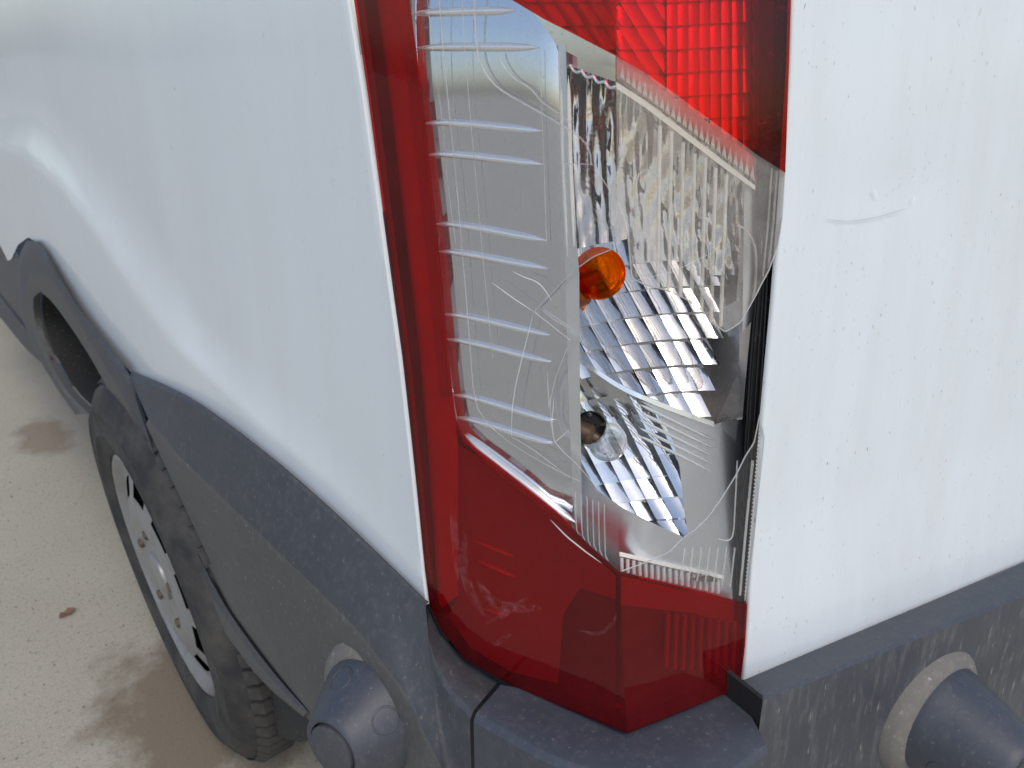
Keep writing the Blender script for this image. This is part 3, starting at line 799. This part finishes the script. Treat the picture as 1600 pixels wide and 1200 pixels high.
# cracks: open edges drawn as pale strips
def crack(px, r, mat='crack_face'):
    strip_on('crack', resample(px, 14), r, LS, -.0003, mat, LAMP)
crack([(834, 487), (805, 468), (768, 441)], .7); crack(smooth_line([(801, 424), (820, 434), (841, 440), (856, 459), (862, 471)]), .8)
crack([(834, 487), (818, 550), (806, 600), (800, 640), (799, 683)], .8, 'broken_edge')
crack([(799, 683), (820, 694), (839, 707), (880, 738)], .5, 'broken_edge')
crack([(860, 617), (858, 640), (855, 580)], .5, 'broken_edge'); crack([(866, 692), (875, 684), (890, 672)], .7, 'broken_edge')
crack(smooth_line([(926, 257), (945, 285), (963, 314)]), .6, 'broken_edge'); crack(smooth_line([(966, 318), (977, 342), (981, 366)]), .6, 'broken_edge')
crack([(860, 812), (885, 838), (915, 862), (940, 880)], 1.0); crack([(866, 620), (862, 660), (866, 690)], .8, 'broken_edge')
crack([(985, 440), (1050, 425), (1120, 392)], .35, 'broken_edge')

for px, wd in (([(728, 830), (722, 880), (735, 930), (760, 965)], 7), ([(757, 975), (785, 962), (815, 940), (828, 930)], 5), ([(745, 905), (770, 945), (800, 950), (850, 950)], 8),
               ([(705, 780), (712, 850), (716, 910)], 6), ([(905, 985), (935, 992), (955, 980), (965, 955)], 3), ([(770, 1010), (800, 990)], 4)):
    strip_on('scuff_mark', resample(smooth_line(px), 16), wd, LS, -.0003, 'scuff', LAMP)
def fracture(px, r=.00055):
    P = []
    for q in resample([p for p in px], 4*len(px)):
        P.append(LS(q[0], q[1], .0012))
    tube('fracture_edge', P, r, 'broken_edge', LAMP, 6)
fracture([(981, 368), (984, 400), (987, 435), (1008, 445), (1040, 453), (1062, 462), (1085, 475), (1098, 486), (1110, 503), (1121, 510), (1133, 519), (1145, 512), (1158, 503), (1165, 490), (1180, 463), (1191, 441), (1200, 425), (1215, 385), (1222, 340)])
fracture([(972, 892), (1000, 882), (1044, 864), (1070, 838), (1086, 828), (1105, 810), (1130, 775), (1150, 742), (1165, 712), (1178, 692), (1183, 668), (1187, 648)])
fracture(NOTCH[8:]+[(960, 388)], .0004); fracture(NOTCH[:9], .00032)
# -- vertical flutes on the inside of the upper rear shard
for k, (x0, y0, x1, y1) in enumerate(((1031, 196, 1028, 448), (1049, 205, 1045, 455), (1067, 222, 1063, 464), (1085, 240, 1080, 474), (1102, 246, 1096, 488), (1118, 262, 1111, 502), (1135, 272, 1126, 510))):
    bead([(x0, y0), ((x0+x1)/2, (y0+y1)/2), (x1, y1)], .0015, 'lens_white', TH+.0006, 'lens_flute', RP)
bead(smooth_line([(994, 432), (992, 330), (993, 290), (998, 270), (1010, 264), (1022, 270), (1030, 280)]), .0008, d=TH+.0004, surf=RP)
bead(smooth_line([(1152, 352), (1166, 358), (1177, 375), (1182, 400), (1180, 450), (1176, 468)]), .0009, surf=RP)
bead([(1206, 262), (1200, 350), (1192, 432)], .0007, surf=RP); bead([(1214, 266), (1208, 350), (1201, 418)], .0009, surf=RP)
for k in range(7):
    x = 1062+k*13; y0 = 842+k*-3
    bead([(x+8, y0+14+k*3), (x+4, y0+44+k*4), (x+1, y0+62+k*5)], .0008, surf=RP)
for k in range(6):
    x = 899+k*9
    bead([(x, 768+k*4), (x+1, 810+k*6), (x+2, 828+k*8), (x+6, 836+k*8)], .0006)
bead(smooth_line([(1152, 720), (1148, 800), (1146, 838), (1138, 846), (1122, 842)]), .0007, surf=RP)
bead([(1176, 720), (1166, 820), (1156, 930)], .0011, surf=RP); bead([(1186, 700), (1176, 810), (1164, 938)], .0008, surf=RP)
for k in range(44):       # dotted seal line along the lower right edge
    y = 672+k*6
    P = RP(clampi((670, 940), (1190, 1166), y)-3, y, .004)
    if k == 0:
        dot = lathe('seal_dot', P, (CAM-P), [(-.001, .0008), (0, .0008), (.0006, .0004), (.0007, .0001)], 'cream', LAMP, 8); dP = P
    else:
        o = dot.copy(); COL.objects.link(o); o.matrix_basis = Matrix.Translation(P-dP)

# -- white light-guide teeth under the red lens
n = 24
for k in range(n):
    a = (k+.1)/n; b = (k+.9)/n
    def on(a_): return (968+a_*212, 92+a_*163)
    xa, ya = on(a); xb, yb = on(b); xm, ym = (xa+xb)/2, (ya+yb)/2
    V = [RP(xa, ya+27, .0085), RP(xb, yb+27, .0085), RP(xm+1, ym+3, .012), RP(xm, ym+22, .0055), RP(xa, ya+29, .014), RP(xb, yb+29, .014)]
    mesh('light_guide_tooth', V, [(0, 3, 2), (1, 2, 3), (0, 1, 3), (0, 4, 5, 1), (0, 2, 4), (1, 5, 2)], 'cream', LAMP)
plate('light_guide_strip', [(963, 84), (1180, 246), (1184, 286), (1178, 280), (963, 122)], RP, .0145, .003, 'red_refraction', 40)  # red colour stands in for refraction from the red lens edges
plate('divider_edge', [(963, 128), (1010, 158), (1070, 204), (1130, 250), (1180, 290), (1180, 297), (1128, 260), (1068, 214), (1008, 168), (963, 138)], RP, .010, .012, 'cream', 30)

# -- mirror facets
def facet(name, c, dfun, pil, mat, axis=0, sub=4, rowpil=.3, tilt=0, jit=.0007):
    """c: 4 pixel corners TL TR BR BL; bulging mirror tile with skirt"""
    rows = []; jx, jy = random.uniform(-jit, jit), random.uniform(-jit, jit)
    for i in range(sub+1):
        v = i/sub; row = []
        for j in range(sub+1):
            u = j/sub
            x = (c[0][0]*(1-u)+c[1][0]*u)*(1-v)+(c[3][0]*(1-u)+c[2][0]*u)*v
            y = (c[0][1]*(1-u)+c[1][1]*u)*(1-v)+(c[3][1]*(1-u)+c[2][1]*u)*v
            d = dfun(x, y)-pil*(1-(2*u-1)**2)-pil*rowpil*(1-(2*v-1)**2)-tilt*v+jx*(u-.5)+jy*(v-.5)
            row.append(RP(x, y, d))
        rows.append(row)
    n_ = sub+1
    V = [p for r in rows for p in r]; F = [(i*n_+j, i*n_+j+1, (i+1)*n_+j+1, (i+1)*n_+j) for i in range(sub) for j in range(sub)]
    # skirt along the lower edge closes the step
    k0 = len(V)
    for j in range(n_):
        q = V[sub*n_+j]; V.append(q+(q-CAM).normalized()*.006)
    F += [(sub*n_+j, sub*n_+j+1, k0+j+1, k0+j) for j in range(sub)]
    return mesh(name, V, F, mat, LAMP, 50)
def up_d(x, y):
    return .098-.022*max(0, (x-925)/190)**2-.028*((y-230)/300)**2
def colx(x0, y): return x0+(.50*(y-430) if y > 430 else .16*(y-430))
def upp(i, j):
    b = 60+j*41.0; x0 = 800+i*27.0; x = colx(x0, b)
    y = b-.24*(x-905)+.0006*(x-905)**2
    return (x, y)
def divline(x): return clampi((880, 930, 965, 1010, 1090, 1116), (556, 574, 598, 620, 650, 660), x)
UPR = lambda y: clampi((100, 300, 480, 530, 590, 645), (1160, 1160, 1116, 1122, 1114, 1110), y)
for i in range(-4, 13):
    for j in range(0, 17):
        c = [upp(i, j), upp(i+1, j), upp(i+1, j+1), upp(i, j+1)]
        cx = sum(p[0] for p in c)/4; cy = sum(p[1] for p in c)/4
        if cx < 872 or cx > UPR(cy)-4 or cy > divline(cx)+14 or cy < 395: continue
        rr = random.random()
        facet('reflector_facet', c, up_d, .0005+.0004*rr, 'mirror', sub=4, tilt=.0022+.0010*random.random())
# streaky upper dome: one moulded shell, fluted along its length
rows = []
for j in range(30):
    v = j/29; row = []
    for i in range(61):
        u = i/60; x = 868+u*300; y = 70+(x-868)*.62*(1-v)+v*360
        fl_ = .0016*abs(sin(u*pi*17+1.5*sin(v*4)))+.0010*sin(u*70+v*9)*sin(v*17)
        row.append(RP(x, y, up_d(x, y)+.004+.028*(1-v)*max(0, 1-u*2.2)-.030*max(0, u-.45)*(1-v*.4)-fl_))
    rows.append(row)
grid('reflector_dome', rows, 'dome_chrome', LAMP, 60)
# lower bowl
def lo_d(x, y): return .090-.030*max(0, (x-915)/160)**2-.029*((y-540)/290)**2
def lop(i, j):
    b = 560+j*34.0; x0 = 800+i*25.0; x = x0+.46*(b-560)
    return (x, b-.20*(x-905)+.0012*(x-940)**2*.5)
LOW_POLY = [(872, 560), (940, 575), (1000, 612), (1040, 645), (1064, 690), (1078, 730), (1084, 790), (1086, 855), (1030, 840), (965, 812), (920, 785), (885, 750), (872, 700)]
for i in range(-3, 12):
    for j in range(-1, 11):
        c = [lop(i, j), lop(i+1, j), lop(i+1, j+1), lop(i, j+1)]
        cx = sum(p[0] for p in c)/4; cy = sum(p[1] for p in c)/4
        if not inside((cx, cy), LOW_POLY): continue
        facet('reflector_facet', c, lo_d, .0005+.0004*random.random(), 'mirror', sub=4, tilt=.0022+.0010*random.random())
# red chamber facets: straight columns on the right, slanted on the left
def redline(x): return clampi((740, 800, 850, 963, 1050, 1180, 1230), (-130, 0, 30, 88, 143, 240, 275), x)
for j in range(-4, 9):
    y0, y1 = 4+j*37, 41+j*37
    for i in range(8):
        x0 = 1042+i*17; x1 = x0+17; sl = -.06
        f = lambda x, y: y+sl*(x-1042)
        c = [(x0, f(x0, y0)), (x1, f(x1, y0)), (x1, f(x1, y1)), (x0, f(x0, y1))]
        if (y0+y1)/2+sl*(x0-1042) > redline(x0+8)+22: continue
        facet('red_chamber_facet', c, lambda x, y: .022, .0009, 'mirror_red', sub=4, tilt=.0022)
    for i in range(-14, 9):
        x0 = 810+i*26; dx = .62
        c = [(x0+dx*y0, y0), (x0+26+dx*y0, y0-1), (x0+26+dx*y1, y1-1), (x0+dx*y1, y1)]
        cx = sum(p[0] for p in c)/4; cy = sum(p[1] for p in c)/4
        if cx > 1046 or cy > redline(cx)+(22 if cx > 966 else 8) or cx < 790: continue
        facet('red_chamber_facet', c, lambda x, y: .0245+max(0, (965-x))*.00060, .0010, 'mirror_red', sub=4, tilt=.0022)
plate('red_chamber_back', [(800, -130), (1186, -130), (1186, 236), (1050, 140), (963, 86), (860, 30)], RP, 0, .003, 'pale_grey', 40, lambda q: .030+max(0, (965-q[0]))*.00060)
plate('red_chamber_wall', [(1178, -130), (1186, -130), (1186, 236), (1178, 232)], RP, .02, .02, 'pale_grey')

# -- bezel plates round the bowls
def pl_d(q): return .028+max(0, 1005-q[0])*.00040-(q[1]-650)*.00005
plate('front_bezel', [(884, 690), (905, 716), (932, 765), (975, 795), (1030, 822), (1070, 840), (1075, 834), (1068, 790), (1062, 730), (1050, 682), (1022, 640), (1000, 626), (1050, 642), (1116, 663), (1166, 650), (1160, 800), (1152, 948), (1060, 918), (966, 897), (925, 862), (884, 828)], RP, 0, .003, 'satin_plate', 24, pl_d, 'satin grey bezel around the lower reflector')
for k in range(5):
    P = [RP(q[0], q[1], .0245) for q in resample([(998, 631+k*12.3), (1118, 689+k*12.6)], 12)]
    tube('bezel_ridge', P, .0013, 'rib_chrome', LAMP, 8, 9)
def wl_d(q): return .080-.060*min(1, max(0, (q[0]-1070)/92))**1.3
plate('reflector_wall', [(1074, 640), (1080, 590), (1090, 530), (1092, 500), (1150, 470), (1164, 300), (1186, 290), (1180, 440), (1168, 560), (1160, 655), (1116, 663)], RP, 0, .003, 'crumpled', 18, wl_d)
plate('inner_bezel', [(1163, 285), (1189, 268), (1186, 440), (1176, 500), (1160, 520)], RP, .016, .003, 'satin_plate', 24)
# divider shelf between the two bowls
dv = smooth_line([(903, 566), (915, 570), (932, 580), (965, 603), (1010, 624), (1060, 643), (1116, 663)], 1)
dvp = resample(dv, 26)
def dv_d(x): return .024+max(0, 1000-x)*.00042
r_ = [[RP(p[0], p[1]-4, dv_d(p[0])) for p in dvp], [RP(p[0], p[1]+4, dv_d(p[0])-.001) for p in dvp], [RP(p[0], p[1]+4, dv_d(p[0])+.05) for p in dvp]]
r_.insert(0, [RP(p[0], p[1]-7, dv_d(p[0])+.055) for p in dvp])
grid('divider_shelf', r_, 'rib_chrome', LAMP, 30)
# partition post between bezel and bowls
pL = [(872, 70), (876, 250), (884, 430), (888, 600), (895, 765), (898, 828)]; pR = [(884, 70), (890, 250), (905, 425), (906, 600), (909, 765), (910, 835)]
plate('partition_post', pL+list(reversed(pR)), SP, .0075, .003, 'satin_plate', 30)
for x in (0, 11):
    tube('pillar_bead', [SP(q[0]+x, q[1], .0085) for q in resample([(877, 118), (880, 250), (888, 405)], 14)], .0016, 'cream', LAMP, 8, 8)
# reflection at the top of the upper bowl, modelled as a scalloped lip
for k in range(5):
    tube('scalloped_reflection', [LS(q[0], q[1], .014) for q in smooth_line([(873+k*18, 95+k*8), (880+k*18, 106+k*8), (891+k*18, 103+k*8)], 2)], .0012, 'rib_chrome', LAMP, 8)
plate('reflection_lip', [(872, 62), (900, 70), (962, 100), (962, 128), (915, 112), (873, 96)], LS, .015, .003, 'satin', 20)

plate('upper_bezel', [(812, -4), (850, 26), (900, 52), (962, 85), (962, 106), (915, 96), (872, 74), (842, 30)], LS, .0078, .002, 'satin', 18)
# -- bulbs
def bulb(name, base_px, tip_px, d0, d1, r, glass, basem, label):
    A = RP(*base_px, d0); B = RP(*tip_px, d1); ax = (B-A); L = ax.length
    e = empty(name, A, LAMP, label)
    prof = [(0, r*.62), (L*.15, r*.66), (L*.32, r*.80)]
    for k in range(0, 13):
        a = radians(-38+k*(128/12)); prof.append((L-r+r*sin(a), max(.0004, r*cos(a))))
    return A, ax.normalized(), L, prof
A, ax, L, prof = bulb('b', (898, 448), (972, 408), .070, .045, .0195, 'amber_glass', 'amber_base', 'amber turn-signal bulb')
o = [x for x in bpy.data.objects if x.name == 'b'][0]; bpy.data.objects.remove(o)
lathe('amber_bulb', A, ax, prof, 'amber_glass', LAMP, 40, 60, 'round amber indicator bulb')
lathe('amber_bulb_core', A, ax, [(0, .006), (L*.25, .006), (L*.5, .004), (L*.55, .0005)], 'amber_base', LAMP, 16)
lathe('amber_bulb_holder', A-ax*.012, ax, [(0, .017), (.016, .0165), (.018, .014), (.018, .0005)], 'amber_base', LAMP, 32)
A, ax, L, prof = bulb('b', (918, 678), (978, 702), .060, .036, .0155, 'bulb_glass', 'brass', 'clear bulb')
o = [x for x in bpy.data.objects if x.name == 'b'][0]; bpy.data.objects.remove(o)
lathe('clear_bulb', A, ax, prof, 'bulb_glass', LAMP, 36, 60, 'small clear reversing bulb')
lathe('clear_bulb_base', A-ax*.010, ax, [(0, .0085), (.012, .0085), (.014, .007), (.016, .004), (.020, .003), (.021, .0003)], 'brass', LAMP, 28)
S = RP(922, 668, .066)
lathe('bulb_socket', S, (CAM-S), [(-.004, .0005), (-.004, .011), (.0, .0120), (.001, .0124), (.001, .0132), (-.002, .0134)], 'void', LAMP, 36)
lathe('socket_pin', RP(921, 648, .058), (CAM-S), [(-.004, .0028), (0, .0028), (.001, .0018), (.0012, .0003)], 'black_plastic', LAMP, 16)

# fluted red-tinged strip at the foot of the clear window
plate('foot_ledge', [(968, 862), (1130, 899), (1132, 905), (968, 869)], RP, .012, .01, 'cream', 30)
for k in range(17):
    x = 971+k*9.4; y = 871+k*2.15
    tube('foot_flute', [RP(x, y, .014), RP(x, y+11, .014), RP(x+.5, y+21, .014)], .0016, 'pale_grey' if k % 1 else 'pale_grey', LAMP, 8)

# ------------------------------------------------------------------ loose bits
V = []; F = []
for k in range(900):
    y = random.uniform(.9, 4.2); x = random.uniform(-.35, .30)
    r = random.choice((.0012, .0016, .002, .003)); k0 = len(V)
    for dx, dy, dz in ((1, 0, .2), (-.3, .9, .1), (-.8, -.6, .15), (.1, 0, 1.1)):
        V.append(Vector((x+dx*r*random.uniform(.7, 1.3), y+dy*r*random.uniform(.7, 1.3), dz*r)))
    F += [(k0, k0+1, k0+3), (k0+1, k0+2, k0+3), (k0+2, k0, k0+3)]
gr = mesh('grit', V, F, 'grit_stone', None); gr['kind'] = 'stuff'
gr['label'] = 'fine grit scattered over the concrete beside the wheel'; gr['category'] = 'grit'
cpx = [(1078, 905), (1092, 900), (1108, 899), (1119, 903), (1122, 909), (1106, 909), (1090, 908)]
ch = slab('plastic_chip', cpx, RP, .006, .0015, ['chip'], None, 10)
ch['label'] = 'small dark chip of debris lying at the foot of the clear lens'; ch['category'] = 'debris'
lp = GP(106, 960, .003); V = []; F = []
for i, (a, r) in enumerate(((0, .021), (50, .012), (95, .009), (140, .014), (180, .022), (230, .011), (275, .009), (320, .013))):
    V.append(lp+Vector((cos(radians(a+25))*r, sin(radians(a+25))*r, .004+.006*(i % 2))))
V.append(lp+Vector((0, 0, .001)))
lf = mesh('dry_leaf', V, [(i, (i+1) % 8, 8) for i in range(8)], 'leaf', None)
lf['label'] = 'small dry brown leaf on the concrete beside the wheel'; lf['category'] = 'leaf'
